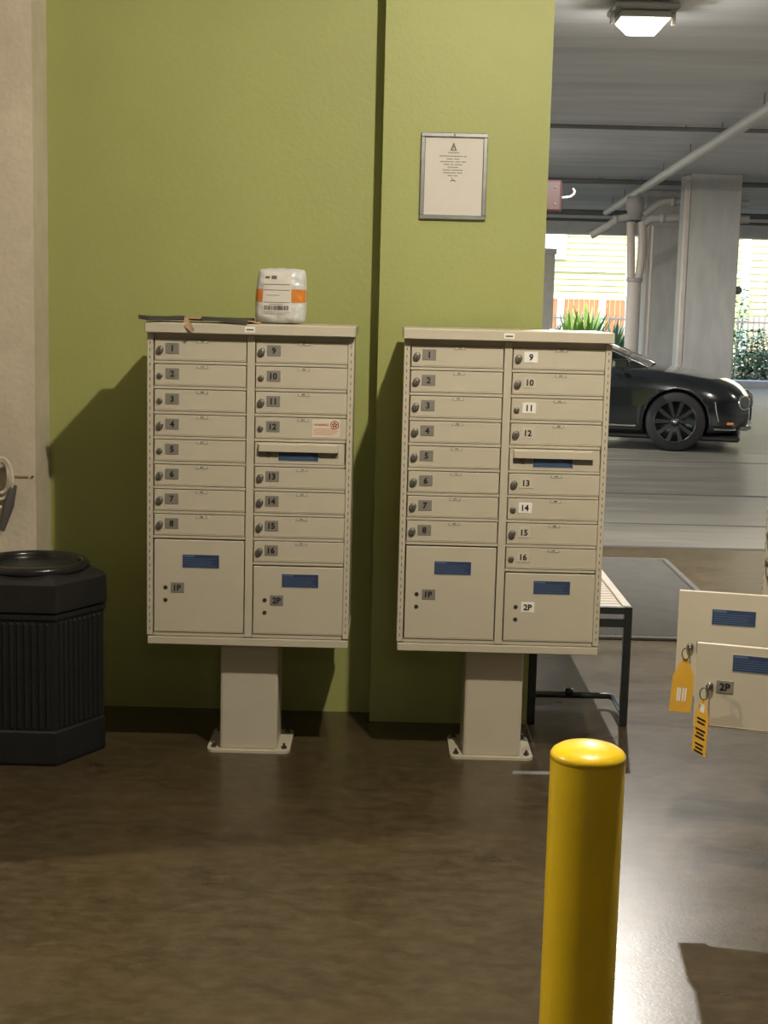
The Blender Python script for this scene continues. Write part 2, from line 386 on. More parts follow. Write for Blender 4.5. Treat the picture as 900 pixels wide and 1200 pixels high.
def build_frame_parts(t):
    a = MB()                                       # cabinet shell with two real parcel compartments
    fz = .012
    a.box(-W2 + .004, W2 - .004, YF + fz, YB, ZP1 - .004, ZCAP - .04)
    a.box(.012, W2 - .016, YF + fz, YB - .012, ZP2 - .004, ZP1 - .004)
    a.box(-W2 + .004, W2 - .004, YB - .012, YB, .466, ZP1 - .004)
    for x in (-W2 + .004, W2 - .016): a.box(x, x + .012, YF + fz, YB - .012, .466, ZP1 - .004)
    a.box(-.008, .012, YF + fz, YB - .012, .466, ZP1 - .004)
    a.box(-W2 + .004, W2 - .004, YF + fz, YB, .450, .466)
    a.build('cabinet', 'cream_d', t)
    a = MB()                                       # stiles, mullion and rails
    for x0, x1 in ((-W2, -W2 + .022), (W2 - .022, W2)): a.box(x0, x1, YF - .015, YF + .03, .466, 1.572, bev=.0015)
    a.box(XL1 + .001, XR0 - .001, YF - .015, YF + .02, .466, 1.572, bev=.0012)
    for i in range(1, 9): a.box(XL0, XL1, YF - .0105, YF + .013, ZD - i * PITCH, ZD - i * PITCH + .009)
    for i in range(1, 10): a.box(XR0, XR1, YF - .0105, YF + .013, ZD - i * PITCH, ZD - i * PITCH + .009)
    a.box(XL0, XL1, YF - .0105, YF + .013, .464, .4775); a.box(XR0, XR1, YF - .0105, YF + .013, .464, .4775)
    a.build('face_frame', 'cream', t)
    for sx in (-1, 1):
        a = MB(); z = 1.545
        while z > .49:
            x = sx * (W2 - .0105); a.box(x - .0012, x + .0012, YF - .0157, YF - .012, z - .011, z); z -= .0262
        a.build('hinge_slots', 'slot', t)
    a = MB(); a.box(-W2 - .004, W2 + .004, YF - .047, YB + .012, ZCAP - .038, ZCAP, bev=.003)
    a.box(-W2 + .006, W2 - .006, YF - .004, YB, ZCAP - .058, ZCAP - .036)
    cap = a.build('cap', 'cream', t)
    b = MB(); b.box(-.0185, .0185, YF - .0482, YF - .046, ZCAP - .029, ZCAP - .009, 0); b.quad(-.013, .013, ZCAP - .022, ZCAP - .017, YF - .0488, 1)
    b.build('cap_sticker', ['sticker_w', 'grey_ink'], cap)
    a = MB(); a.box(-W2 + .003, W2 - .001, YF - .014, YB + .006, .432, .461, bev=.002); a.build('base_tray', 'cream', t)
    a = MB(); a.box(-.109, .109, -.125, .11, .006, .434, bev=.010, seg=2); ped = a.build('pedestal', 'cream', t)
    a = MB(); bm = bmesh.new(); bmesh.ops.create_cube(bm, size=1)
    for q in bm.verts: q.co = Vector((q.co.x * .315, q.co.y * .29, .005 + q.co.z * .010))
    ve = [e for e in bm.edges if abs(e.verts[0].co.z - e.verts[1].co.z) > .005]
    bmesh.ops.bevel(bm, geom=ve, offset=.03, segments=4, profile=.5, affect='EDGES'); a.from_bm(bm)
    a.build('base_plate', 'cream', t)
    bo = MB(); bo.lathe([(.011, .010), (.011, .018)], n=6, sm=False); bo.lathe([(.005, .018), (.005, .030)], n=8)
    bme = bo.mesh('anchor_bolt', ['lockdark'])
    for x in (-.134, .134):
        for y in (-.105, .105): put('anchor_bolt', bme, t, (x, y, 0))

def small_door(t, n, col, slot_row, plate, name, cover, extra=None):
    x0 = XL0 if col == 0 else XR0
    zb = ZD - (slot_row + 1) * PITCH + .0105
    d = put('door', DOOR, t, (x0 + .003, YF + .0, zb))
    zc = (PITCH - .014) / 2
    put('lock', LOCKS[0 if cover else 1], d, (.0185, -.012, zc - .003))
    put('number_plate', number_plate(str(n), plate), d, (.0635, -.012, zc + .005))
    put('name_tag', nametag_mesh(name), d, (.172, -.012, PITCH - .014 - .007))
    return d

def parcel_door(t, which, parent_loc, plate, rz=0.0, holes=True):
    me, h = ((PD1, H1), (PD2, H2))[which]
    d = put('parcel_door', me, t, parent_loc, (0, 0, rz))
    top = .054 if which == 0 else .027
    put('instruction_decal', DECAL_P, d, (.103, -.0145, h - top - .050))
    zn = h - (.178 if which == 0 else .126)
    put('number_plate', number_plate('1P' if which == 0 else '2P', plate), d, (.086, -.014, zn))
    if holes:
        put('lock_hole', HOLE, d, (.042, -.0142, zn)); put('lock_hole', HOLE, d, (.042, -.0142, zn - .047))
    return d

def mailbox(loc, rz, label, names, plates, covers, open_parcels=False):
    t = thing('cluster_mailbox', label, 'mailbox', loc, rz, 'cluster mailbox units')
    build_frame_parts(t)
    for i in range(8): small_door(t, i + 1, 0, i, plates[i], names[i], covers[i])
    for i in range(8): small_door(t, i + 9, 1, i + (1 if i >= 4 else 0), plates[8 + i], names[8 + i], covers[8 + i])
    # outgoing mail panel
    w = XR1 - XR0 - .006; h = PITCH - .014; zb = ZD - 5 * PITCH + .0105
    a = MB()
    a.box(0, w, -.012, 0, 0, .022); a.box(0, w, -.012, 0, h - .010, h); a.box(0, .012, -.012, 0, .022, h - .01); a.box(w - .022, w, -.012, 0, .022, h - .01)
    pn = a.build('outgoing_mail_panel', 'cream', t, (XR0 + .003, YF, zb))
    b = MB(); b.box(.010, w - .020, -.007, .010, .018, h - .006); b.build('slot_recess', 'recess', pn)
    b = MB(); b.prism([(.012, h - .032), (w - .022, h - .032), (w - .022, h - .003), (.012, h - .003)], -.030, -.012)
    hv = b.v
    b.v = [(x + (.003 if (y < -.02) else 0) * (1 if x < .1 else -1), y, z - (.004 if (y < -.02 and z > h - .01) else 0)) for x, y, z in hv]
    b.build('mail_hood', 'cream', pn)
    put('lock', LOCKS[1], pn, (.049, -.0070, .031))
    put('instruction_decal', DECAL_S, pn, (.084, -.0125, .010))
    if not open_parcels:
        parcel_door(t, 0, (XL0 + .003, YF, ZBOT + .006), plates[16])
        parcel_door(t, 1, (XR0 + .003, YF, ZBOT + .006), plates[17])
    else:
        wd = XL1 - XL0 - .006
        for which, x1 in ((0, XL1), (1, XR1)):
            # hinged on the right edge, swung wide open
            ang = math.radians(OPEN_ANG[which])
            hx, hy = x1 - .003, YF - .016
            d = parcel_door(t, which, (hx - wd * math.cos(ang), hy - wd * math.sin(ang), ZBOT + .006), plates[16 + which], ang, holes=False)
            hh = H1 if which == 0 else H2
            hg = MB(); hg.tube([(wd, .004, .01), (wd, .004, hh - .01)], .005, 8); hg.build('hinge', 'steel', d)
    return t

A = 'alu'
pl1 = [A] * 18
pl2 = [A] * 8 + ['sticker_w', 'sticker', 'sticker_w', 'sticker', 'sticker', 'sticker_w', 'sticker', 'sticker'] + [A, 'sticker_w']
nm1 = ['909', '910', '801', '802', '803', '804', '805', '806', '807', '808', '809', '810', '701', '702', '703', '704']
nm2 = ['705', '706', '707', '708', '709', '710', '601', '602', '603', '604', '605', '606', '607', '608', '609', '610']
cv1 = [1, 0, 0, 1, 0, 1, 1, 1, 1, 0, 1, 0, 1, 1, 1, 1]
cv2 = [1, 1, 1, 1, 1, 1, 1, 1, 1, 1, 0, 1, 1, 0, 1, 0]
OPEN_ANG = (80.0, 75.0)
box1 = mailbox((-.493, 5.45, 0), 0, 'left cream cluster mailbox with a parcel on top, warning sticker on door 12', nm1, pl1, cv1)
box2 = mailbox((.430, 5.44, 0), 0, 'right cream cluster mailbox with pale number stickers, before the green pier', nm2, pl2, cv2)
box3 = mailbox((1.481, 4.430, 0), -PI / 2 - .04, 'cream cluster mailbox at the right edge, parcel doors swung open', nm2, pl1, cv2, True)

# warning sticker on door 12 of the left unit
d12 = [o for o in box1.children if o.name.startswith('door')][11]
a = MB(); a.box(.206, .306, -.0130, -.011, .008, .073, 0)
a.text('WARNING', .238, .054, -.0134, .012, 1, bold=.02, width=.052)
a.lathe([(.0155, -.0134), (.0155, -.0135), (.0125, -.0135), (.0125, -.0134)], c=(.287, 0, .054), n=24, mi=1, axis='y', caps=False)
for k in range(5):
    an = PI / 2 + k * 2 * PI / 5; a.lathe([(.0036, -.0134), (.0036, -.0136)], c=(.287 + .0065 * math.cos(an), 0, .054 + .0065 * math.sin(an)), n=8, mi=1, axis='y')
for k, wd in enumerate((.075, .088, .085, .07)): a.quad(.211, .211 + wd, .038 - k * .0065, .0405 - k * .0065, -.0134, 2)
a.build('warning_sticker', ['paper_cr', 'red_ink', 'pink_ink'], d12)

# ================================================================ KEYS WITH TAGS
def lock_spot(which):
    b = Matrix.Translation(box3.location) @ Matrix.Rotation(box3.rotation_euler.z, 4, 'Z')
    d = [o for o in box3.children if o.name.startswith('parcel_door')][which]
    mtx = b @ Matrix.Translation(d.location) @ Matrix.Rotation(d.rotation_euler.z, 4, 'Z')
    h = (H1, H2)[which]
    return mtx @ Vector((.042, -.0142, h - (.178 if which == 0 else .126))), box3.rotation_euler.z + d.rotation_euler.z
def key_tag(which, label, ang, size, prints):
    loc, rz = lock_spot(which)
    t = thing('key_with_tag', label, 'key', loc, rz, 'keys left in the open parcel doors')
    a = MB(); a.lathe([(.011, 0), (.011, -.010), (.008, -.012)], n=14, axis='y'); a.build('lock_barrel', 'steel', t)
    a = MB(); a.box(-.002, .002, -.034, -.010, -.006, .006); a.lathe([(.010, -.0015), (.010, .0015)], c=(0, -.034, 0), n=14, axis='x'); a.build('key', 'steel', t)
    a = MB(); ring = [(-.012 + .013 * math.cos(q) * .9, -.042 + .004 * math.sin(q), -.016 + .017 * math.sin(q)) for q in [2 * PI * k / 18 for k in range(19)]]
    a.tube(ring, .0018, 6, caps=False); a.build('ring', 'lockdark', t)
    w, h = size
    poly = [(-.006, 0), (.006, 0), (w * .42, -h * .27), (w * .5, -h * .36), (w * .5, -h), (-w * .5, -h), (-w * .5, -h * .36), (-w * .42, -h * .27)]
    a = MB(); a.prism(poly, -.0009, .0009, 0)
    if prints:
        a.quad(-.010, .010, -h * .25, -h * .10, -.0013, 1)
        z = -h * .36
        for grp in (2, 3, 3):
            for k in range(grp):
                wd = w * random.uniform(.25, .42); a.quad(-wd, wd, z - .0065, z, -.0013, 2); z -= .0115
            z -= .010
    else:
        for x in (-.013, -.006, .004, .012): a.quad(x - .0026, x + .0026, -h * .80, -h * .55, -.0013, 1)
    p = a.build('tag', ['tag', 'sticker_w', 'ink'], t, (-.012, -.042, -.030)); p.rotation_euler = (0, math.radians(3), ang)
key_tag(0, 'yellow key tag facing flat, hanging from the rear open parcel door', math.radians(8), (.068, .175), False)
key_tag(1, 'yellow key tag turned edgewise with black print, on the front 2P door', math.radians(-48), (.066, .170), True)

# ================================================================ THINGS ON THE LEFT UNIT
t = thing('parcel', 'grey plastic mailer parcel with orange band standing on the left mailbox', 'parcel', (-.398, 5.40, ZCAP), math.radians(-3))
def pk(u, v, off, side):
    a_, b_, T = .094, .102, .048
    x = a_ * u * math.sqrt(max(0, 1 - .16 * v ** 4)) ; z = b_ + b_ * v * math.sqrt(max(0, 1 - .12 * u ** 4))
    th = T * (max(0, (1 - abs(u) ** 5)) * max(0, (1 - abs(v) ** 5))) ** .45
    wr = .0035 * math.sin(u * 9 + v * 5) * math.sin(v * 11 - u * 3) * (abs(v) ** 2 + abs(u) ** 2) * (1 - abs(u) ** 6)
    return (x + .006 * v * (u < 0) * abs(u), side * (th + off + wr), z)
def sheet(a, u0, u1, v0, v1, off, mi, nu=14, nv=14, side=-1):
    vs_ = [pk(u0 + (u1 - u0) * i / nu, v0 + (v1 - v0) * j / nv, off, side) for j in range(nv + 1) for i in range(nu + 1)]
    a.add(vs_, [(j * (nu + 1) + i, j * (nu + 1) + i + 1, (j + 1) * (nu + 1) + i + 1, (j + 1) * (nu + 1) + i) for j in range(nv) for i in range(nu)], mi, True)
a = MB(); sheet(a, -1, 1, -1, 1, 0, 0, 28, 28, -1); sheet(a, -1, 1, -1, 1, 0, 0, 28, 28, 1); a.build('mailer_bag', 'poly', t)
a = MB(); sheet(a, -.985, .985, -.22, .25, .0012, 0, 28, 8, -1); sheet(a, -.985, .985, -.22, .25, .0012, 0, 28, 8, 1); a.build('tape_band', 'orange', t)
a = MB(); sheet(a, -.66, .46, -.62, .84, .0028, 0)
for (z0, z1, u0, u1) in ((.62, .70, -.60, -.42), (.60, .72, -.34, -.12), (.40, .42, -.62, .40), (.20, .22, -.62, .40), (.02, .035, -.50, .0), (-.235, -.215, -.62, .42), (-.30, -.285, -.4, .15), (-.575, -.56, -.62, .42)):
    sheet(a, u0, u1, z0, z1, .0036, 1, 8, 1)
u = -.58
while u < .36:
    w = random.choice((.012, .022, .035)); sheet(a, u, u + w, -.50, -.34, .0036, 2, 1, 2); u += w + random.choice((.014, .022))
a.build('shipping_label', ['paper', 'grey_ink', 'ink'], t)

t = thing('flattened_cardboard', 'torn dark flattened cardboard lying on the left mailbox cap', 'cardboard', (-.493, 5.45, ZCAP))
def strip(a, pts, y0, y1, th, mi=0, dy=None):
    n = len(pts)
    v = []
    for (x, zf, yo) in pts: v += [(x, y0 + yo, zf), (x, y1, .004), (x, y1, .004 + th), (x, y0 + yo, zf + th)]
    fs = []
    for i in range(n - 1):
        for k in range(4): fs.append((i * 4 + k, i * 4 + (k + 1) % 4, (i + 1) * 4 + (k + 1) % 4, (i + 1) * 4 + k))
    fs += [(0, 1, 2, 3), ((n - 1) * 4 + 3, (n - 1) * 4 + 2, (n - 1) * 4 + 1, (n - 1) * 4)]
    a.add(v, fs, mi)
a = MB(); strip(a, [(-.398, .010, -.03), (-.36, .004, -.04), (-.32, .006, -.036), (-.26, .010, -.03), (-.235, .010, -.03)], -.215, .05, .014); a.build('left_flap', 'card_d', t)
a = MB(); strip(a, [(-.245, .012, -.012), (-.20, .014, -.010), (-.165, .013, -.012)], -.222, .04, .010); a.build('torn_middle', 'kraft', t)
a = MB(); strip(a, [(-.172, .010, -.032), (-.12, .008, -.038), (-.06, .002, -.036), (-.012, -.004, -.034)], -.215, .06, .014); a.build('right_flap', 'card_d', t)
a = MB(); a.add([(-.245, -.236, .018), (-.222, -.240, .016), (-.196, -.262, -.022), (-.206, -.260, -.034), (-.232, -.250, -.014)], [(0, 1, 2, 3, 4)])
a.add([(-.245, -.233, .018), (-.222, -.237, .016), (-.196, -.259, -.022), (-.206, -.257, -.034), (-.232, -.247, -.014)], [(4, 3, 2, 1, 0)]); a.build('hanging_tear', 'kraft', t)
a = MB(); strip(a, [(-.03, .006, -.006), (.0, .008, -.004), (.025, .001, 0)], -.20, .0, .004); a.build('corner_scrap', 'kraft', t)

# ================================================================ NOTICE IN FRAME
t = thing('framed_notice', 'warning notice in a slim aluminium frame on the green pier', 'notice', (.2375, 5.77, 2.028))
a = MB(); w, h, e = .129, .329, .0165
for (x0, x1, z0, z1) in ((-w, w, 0, e), (-w, w, h - e, h), (-w, -w + e, e, h - e), (w - e, w, e, h - e)): a.box(x0, x1, -.016, -.0005, z0, z1, bev=.002)
a.build('frame', 'frame', t)
a = MB(); a.lathe([(.004, -.016), (.003, -.018)], c=(0, 0, h - e / 2), n=10, axis='y'); a.build('screw', 'chrome', t)
a = MB(); a.box(-w + e * .9, w - e * .9, -.007, -.0008, e * .9, h - e * .9, 0)
y = -.0076
a.prism([(-.016, .262), (.010, .262), (-.003, .294)], y, y + .0004, 1); a.prism([(-.0085, .2655), (.0025, .2655), (-.003, .281)], y - .0004, y, 0)
a.quad(-.0042, -.0018, .2695, .278, y - .0006, 1); a.quad(-.0042, -.0018, .266, .268, y - .0006, 1)
a.text('WARNING', -.003, .2545, y, .0095, 1, bold=.02, width=.046)
zz = .243
for wds in ((.09, .012), (.024, .022), (.055, .02, .018), (.022, .012, .03), (.042,), (.03, .045), (.05, .02), (.018, .016)):
    tot = sum(wds) + .004 * (len(wds) - 1); x = -.004 - tot / 2
    for q in wds:
        a.quad(x, x + q, zz - .0042, zz, y, 2); x += q + .004
    zz -= .0105
a.prism([(-.012, .148), (-.004, .153), (.004, .151), (.014, .144), (.006, .1485), (.009, .142), (.002, .1475), (-.006, .1475), (-.011, .140), (-.010, .1465)], y, y + .0004, 1)
a.quad(-.008, -.003, .155, .159, y, 1)
a.build('notice_sheet', ['paper', 'grey_ink', 'alu'], t)

# ================================================================ LITTER BIN
t = thing('litter_bin', 'black hexagonal ribbed litter bin in the left corner', 'bin', (-1.302, 5.318, 0))
S = .268
def hexp(s): return [(s * math.cos(k * PI / 3), s * math.sin(k * PI / 3)) for k in range(6)]
a = MB()
def hexloft(a, prof, mi=0):
    v = []
    for (s, z) in prof: v += [(x, y_, z) for x, y_ in hexp(s)]
    n = len(prof)
    a.add(v, [(i * 6 + k, i * 6 + (k + 1) % 6, (i + 1) * 6 + (k + 1) % 6, (i + 1) * 6 + k) for i in range(n - 1) for k in range(6)] + [list(range(6))[::-1], [(n - 1) * 6 + k for k in range(6)]], mi)
hexloft(a, [(S - .006, 0), (S, .012), (S, .125), (S - .007, .132), (S - .007, .535), (S, .545), (S, .562)])
a.build('body', 'can', t)
rb = MB(); rb.box(-.007, .007, -.007, .004, .14, .53, bev=.003)
rme = rb.mesh('rib', ['can'])
for k in range(6):
    ang = k * PI / 3 + PI / 6; ap = (S - .007) * math.cos(PI / 6)
    for j in range(9):
        off = -.104 + j * .026
        put('rib', rme, t, (ap * math.cos(ang) - off * math.sin(ang), ap * math.sin(ang) + off * math.cos(ang), 0), (0, 0, ang + PI / 2))
a = MB(); hexloft(a, [(S + .003, .568), (S + .006, .572), (S + .004, .670), (S - .006, .684), (S - .05, .698)]); a.build('lid', 'can', t)
a = MB(); a.lathe([(.205, .690), (.208, .712), (.196, .724), (.182, .724), (.176, .712), (.172, .66), (.0, .655)], n=40); a.build('opening_ring', 'can_lid', t)

# ================================================================ HOSE ON THE WHITE WALL
t = thing('wall_hose', 'off-white coiled hose with a grey nozzle hooked on the stucco wall', 'hose', (-1.500, 5.66, .98))
for r_, dz in ((.062, 0), (.078, -.012), (.05, .01)):
    a = MB(); a.tube([(r_ * .62 * math.cos(q), -.03 - .006 * math.cos(3 * q) - r_ * .12, dz + r_ * 1.25 * math.sin(q)) for q in [2 * PI * k / 24 for k in range(25)]], .0075, 8, caps=False)
    a.build('coil', 'hose', t)
a = MB(); a.tube([(0, 0, .05), (0, -.06, .055), (0, -.065, .085)], .008, 8); a.lathe([(.025, 0), (.025, -.008)], c=(0, 0, .05), axis='y'); a.build('hook', 'hose', t)
a = MB(); a.tube([(.040, -.035, .01), (.046, -.035, -.10)], .008, 8); a.build('hose_tail', 'hose', t)
a = MB(); a.tube([(.05, -.036, -.02), (.03, -.04, -.10), (.004, -.05, -.20)], [.014, .022, .012], 10); a.build('nozzle', 'nozzle', t)
t = thing('wall_bracket', 'thin rusty bar bracket fixed across the stucco wall by the hose', 'bracket', (-1.43, 5.66, .99))
a = MB(); a.box(-.03, .03, -.007, 0, -.002, .003); a.build('bar', 'kraft', t)
a = MB(); a.lathe([(.004, 0), (.004, -.008)], c=(.046, 0, 0), n=10, axis='y'); a.build('bolt', 'slot', t)

# ================================================================ BENCH, MAT, BOLLARD
t = thing('slatted_bench', 'black steel bench with pale slats behind the right mailbox', 'bench', (.815, 5.80, 0))
bx0, bx1, bl, bh = -.19, .19, 1.80, .50
for yy in (0, bl):
    for x in (bx0, bx1):
        a = MB(); a.box(x - .016, x + .016, yy - .016, yy + .016, 0, bh, bev=.003); a.build('leg', 'bench_bl', t)
    a = MB(); a.box(bx0 + .016, bx1 - .016, yy - .015, yy + .015, bh - .030, bh - .002); a.build('top_rail', 'bench_bl', t)
    a = MB(); a.box(bx0 + .016, bx1 - .016, yy - .012, yy + .012, bh - .085, bh - .055); a.build('lower_rail', 'bench_bl', t)
for yy, sg in ((.27, 1), (bl - .27, -1)):
    a = MB(); a.tube([(bx0, yy - sg * .27, .045), (bx0, yy - sg * .03, .05), (bx0 + .02, yy, .05), (bx1 - .02, yy, .05), (bx1, yy - sg * .03, .05), (bx1, yy - sg * .27, .045)], .014, 8)
    a.lathe([(.02, .05), (.02, .08)], c=(0, yy, 0), n=12); a.build('floor_stretcher', 'bench_bl', t)
for x in (bx0, bx1):
    a = MB(); a.box(x - .020 if x > 0 else x - .016, x + .016 if x > 0 else x + .02, .016, bl - .016, bh - .028, bh, bev=.003); a.build('side_rail', 'bench_wd', t)
sl = MB(); sl.box(bx0 + .022, bx1 - .022, -.021, .021, bh - .018, bh - .004, bev=.002); sme = sl.mesh('slat', ['bench_wd'])
for k in range(33): put('slat', sme, t, (0, .045 + k * .053, 0))

t = thing('entrance_mat', 'charcoal ribbed entrance mat on the floor behind the bench', 'mat', (1.485, 8.58, 0))
a = MB(); a.box(-.43, .43, -1.19, 1.19, 0, .012); a.build('mat_field', 'mat', t)
a = MB()
k = -1.75
while k < 1.75:
    (xa, ya), (xb, yb) = (-.41, k + .41), (.41, k - .41)
    if yb < -1.17: xb = xb - (-1.17 - yb) ; yb = -1.17
    if ya > 1.17: xa = xa + (ya - 1.17); ya = 1.17
    if xb - xa > .02 and ya > -1.17 and yb < 1.17:
        d_ = .010
        a.add([(xa - d_ * .5, ya - d_ * .5, .012), (xa + d_ * .5, ya + d_ * .5, .012), (xb + d_ * .5, yb + d_ * .5, .012), (xb - d_ * .5, yb - d_ * .5, .012),
               (xa, ya, .018), (xb, yb, .018)], [(0, 3, 5, 4), (1, 4, 5, 2)])
    k += .040
o = a.build('ribs', 'mat_e', t); o['kind'] = 'stuff'
a = MB()
for (x0, x1, y0, y1) in ((-.46, .46, -1.22, -1.185), (-.46, .46, 1.185, 1.22), (-.46, -.425, -1.185, 1.185), (.425, .46, -1.185, 1.185)): a.box(x0, x1, y0, y1, 0, .016, bev=.004)
a.build('rubber_edge', 'mat_e', t)

t = thing('bollard', 'bright yellow plastic-sleeved bollard in the foreground', 'bollard', (.412, 2.75, 0))
R_ = .0735
a = MB(); a.lathe([(R_ + .0015, 0), (R_, .02), (R_, .828), (R_ - .002, .834)], n=48); a.build('sleeve', 'yellow', t)
a = MB(); a.lathe([(R_ + .0005, .826), (R_ + .0005, .834), (R_ - .004, .841), (R_ * .8, .848), (R_ * .5, .854), (R_ * .2, .857), (.001, .858)], n=48); a.build('dome_cap', 'yellow', t)

# ================================================================ CEILING SERVICES
def pipe_thing(name, label, cat, pts, r, m_, hangers=(), group=None, coup=()):
    t = thing(name, label, cat, pts[0], 0, group); p0 = Vector(pts[0])
    a = MB(); a.tube([Vector(p) - p0 for p in pts], r, 14); a.build('pipe', m_, t)
    for q in hangers:
        v = Vector(q) - p0
        b = MB(); b.tube([v + Vector((0, 0, r * .8)), (v.x, v.y, ZC - p0.z + .01)], .006, 6); b.build('hanger_rod', 'conduit', t)
    for q, ax in coup:
        v = Vector(q) - p0
        b = MB(); b.lathe([(r * 1.18, -.05), (r * 1.18, .05)], c=v, n=14, axis=ax); b.build('coupling', m_, t)
    return t
P0, P1 = Vector((3.83, 26.4, 3.40)), Vector((3.05, 9.6, 3.42))
hg = [tuple(P0.lerp(P1, q)) for q in (.06, .17, .30, .43, .56, .68, .80, .93)]
pipe_thing('drain_pipe', 'long pale drain pipe hung below the ceiling, running toward the car', 'pipe', [tuple(P0), tuple(P1)], .058, 'pvc', hg)
for y, z, r, lab in ((15.3, 3.54, .022, 'dark conduit crossing the ceiling nearest the lit lamp'), (21.6, 3.53, .035, 'dark conduit crossing the ceiling at the grey column tops'),
                     (26.6, 3.40, .05, 'dark pipe crossing the ceiling behind the drain stack'), (28.2, 3.36, .03, 'thin dark pipe near the garage opening')):
    hx = (2.2, 5.4, 8.6) if y > 25 else (3.0, 7.0)
    pipe_thing('ceiling_conduit', lab, 'conduit', [(-4, y, z), (12.5, y, z)], r, 'conduit', [(q, y, z) for q in hx], 'conduits across the ceiling')
# drain stack
t = thing('drain_stack', 'pale vertical drain stack with branch fittings beside the grey columns', 'pipe', (3.56, 21.4, 0))
a = MB(); a.tube([(0, 0, 0), (0, 0, 2.12)], .105, 18); a.build('riser', 'pinkpipe', t)
for z in (.80, 2.12):
    a = MB(); a.lathe([(.112, z - .03), (.118, z - .02), (.118, z + .02), (.112, z + .03)], n=18); a.build('collar', 'iron', t)
a = MB(); a.lathe([(.085, -.10), (.085, -.145), (.06, -.15)], c=(0, 0, .86), n=18, axis='y'); a.build('cleanout', 'iron', t)
a = MB(); a.tube([(-.05, 0, 2.1), (-.07, 0, 2.5), (-.09, 0, 2.95)], .06, 14); a.tube([(.045, 0, 2.1), (.07, -.02, 2.25), (.085, -.02, 2.5), (.075, 0, 2.95)], .062, 14); a.build('branch_pair', 'pinkpipe', t)
a = MB(); a.lathe([(.11, 2.98), (.11, 3.10), (.13, 3.12), (.13, 3.27), (.11, 3.31)], c=(-.04, 0, 0), n=18); a.build('hub', 'iron', t)
a = MB(); a.tube([(-.1, 0, 3.02), (-.30, 0, 2.98), (-.42, .02, 2.88), (-.66, .05, 2.74)], .055, 12); a.lathe([(.066, -.03), (.066, .03)], c=(-.32, 0, 2.97), axis='x', n=12); a.build('side_branch', 'pvc', t)
a = MB(); a.tube([(.1, 0, 2.92), (.18, 0, 3.0), (.75, -.05, 3.02), (1.6, -.05, 3.02)], .06, 12)
for x in (.35, .62): a.lathe([(.072, -.03), (.072, .03)], c=(x, -.03, 3.01), axis='x', n=12)
a.build('lower_run', 'pvc', t)
a = MB(); a.tube([(.08, 0, 3.05), (.30, 0, 3.22), (.40, 0, 3.25), (1.6, 0, 3.25)], .055, 12)
for x in (.5, .9): a.lathe([(.067, -.03), (.067, .03)], c=(x, 0, 3.25), axis='x', n=12)
a.build('upper_run', 'pvc', t)
for x in (.165, .235):
    a = MB(); a.tube([(x, .0, 0), (x, .0, 2.9)], .016 if x < .2 else .024, 8); a.build('side_conduit', 'pinkpipe', t)
# columns
t = thing('concrete_column', 'grey square concrete column with a pale downpipe strip behind the car', 'column', (4.485, 20.86, 0), 0, 'garage columns')
a = MB(); a.box(-.355, .355, -.36, .36, 0, ZC, bev=.012); a.build('shaft', 'column', t)
a = MB(); a.box(-.42, -.355, -.37, -.27, 0, ZC - .05, bev=.008); a.build('downpipe', 'pinkpipe', t)
a = MB(); a.box(-.43, -.345, -.38, -.26, ZC - .12, ZC - .04, bev=.01); a.build('downpipe_head', 'pvc', t)
t = thing('concrete_column', 'grey concrete column standing further back beside the drain stack', 'column', (4.44, 23.85, 0), 0, 'garage columns')
a = MB(); a.box(-.36, .36, -.35, .35, 0, ZC, bev=.012); a.build('shaft', 'column', t)
a = MB(); a.box(-.40, .40, -.38, -.30, 3.0, ZC, bev=.01); a.build('corbel', 'column', t)
t = thing('security_camera', 'small dark security camera on the right side of the near column', 'camera', (4.84, 20.9, 2.0))
a = MB(); a.box(0, .05, -.03, .03, -.03, .03, bev=.004); a.build('bracket', 'conduit', t)
a = MB(); a.lathe([(.05, -.11), (.058, -.06), (.058, .08), (.04, .10)], c=(.10, 0, 0), n=16, axis='y'); a.build('housing', 'conduit', t)
# alarm box
t = thing('alarm_box', 'dark red alarm box with a bent white conduit beside the green pier', 'alarm', (1.155, 11.0, 2.515))
a = MB(); a.box(-.095, .105, -.05, .05, -.118, .118, bev=.02, seg=2); a.build('housing', 'signred', t)
a = MB(); a.tube([(-.06, 0, .11), (-.06, 0, ZC - 2.515)], .012, 8); a.build('stem', 'conduit', t)
a = MB(); a.tube([(.10, 0, -.01), (.17, 0, .0), (.195, 0, .02), (.20, 0, .04), (.185, 0, .06)], .010, 8); a.build('conduit_loop', 'pvc', t)
a = MB(); a.lathe([(.0085, -.052), (.006, -.055)], c=(.05, 0, .06), n=10, axis='y'); a.lathe([(.0085, -.052), (.006, -.055)], c=(.05, 0, -.06), n=10, axis='y'); a.build('screw', 'chrome', t)
# post near opening
t = thing('concrete_post', 'pale concrete post at the opening, half hidden by the green pier', 'post', (3.22, 31.2, 0))
a = MB(); a.box(-.25, .25, -.2, .2, 0, 2.80, bev=.015); a.build('shaft', 'beam', t)
a = MB(); a.box(-.28, .28, -.23, .23, 2.80, 2.92, bev=.015); a.build('post_cap', 'beam', t)

# ================================================================ CAR
car = thing('coupe_car', 'glossy black luxury coupe parked beyond the mailboxes', 'car', (2.40, 18.82, 0), math.radians(-14))
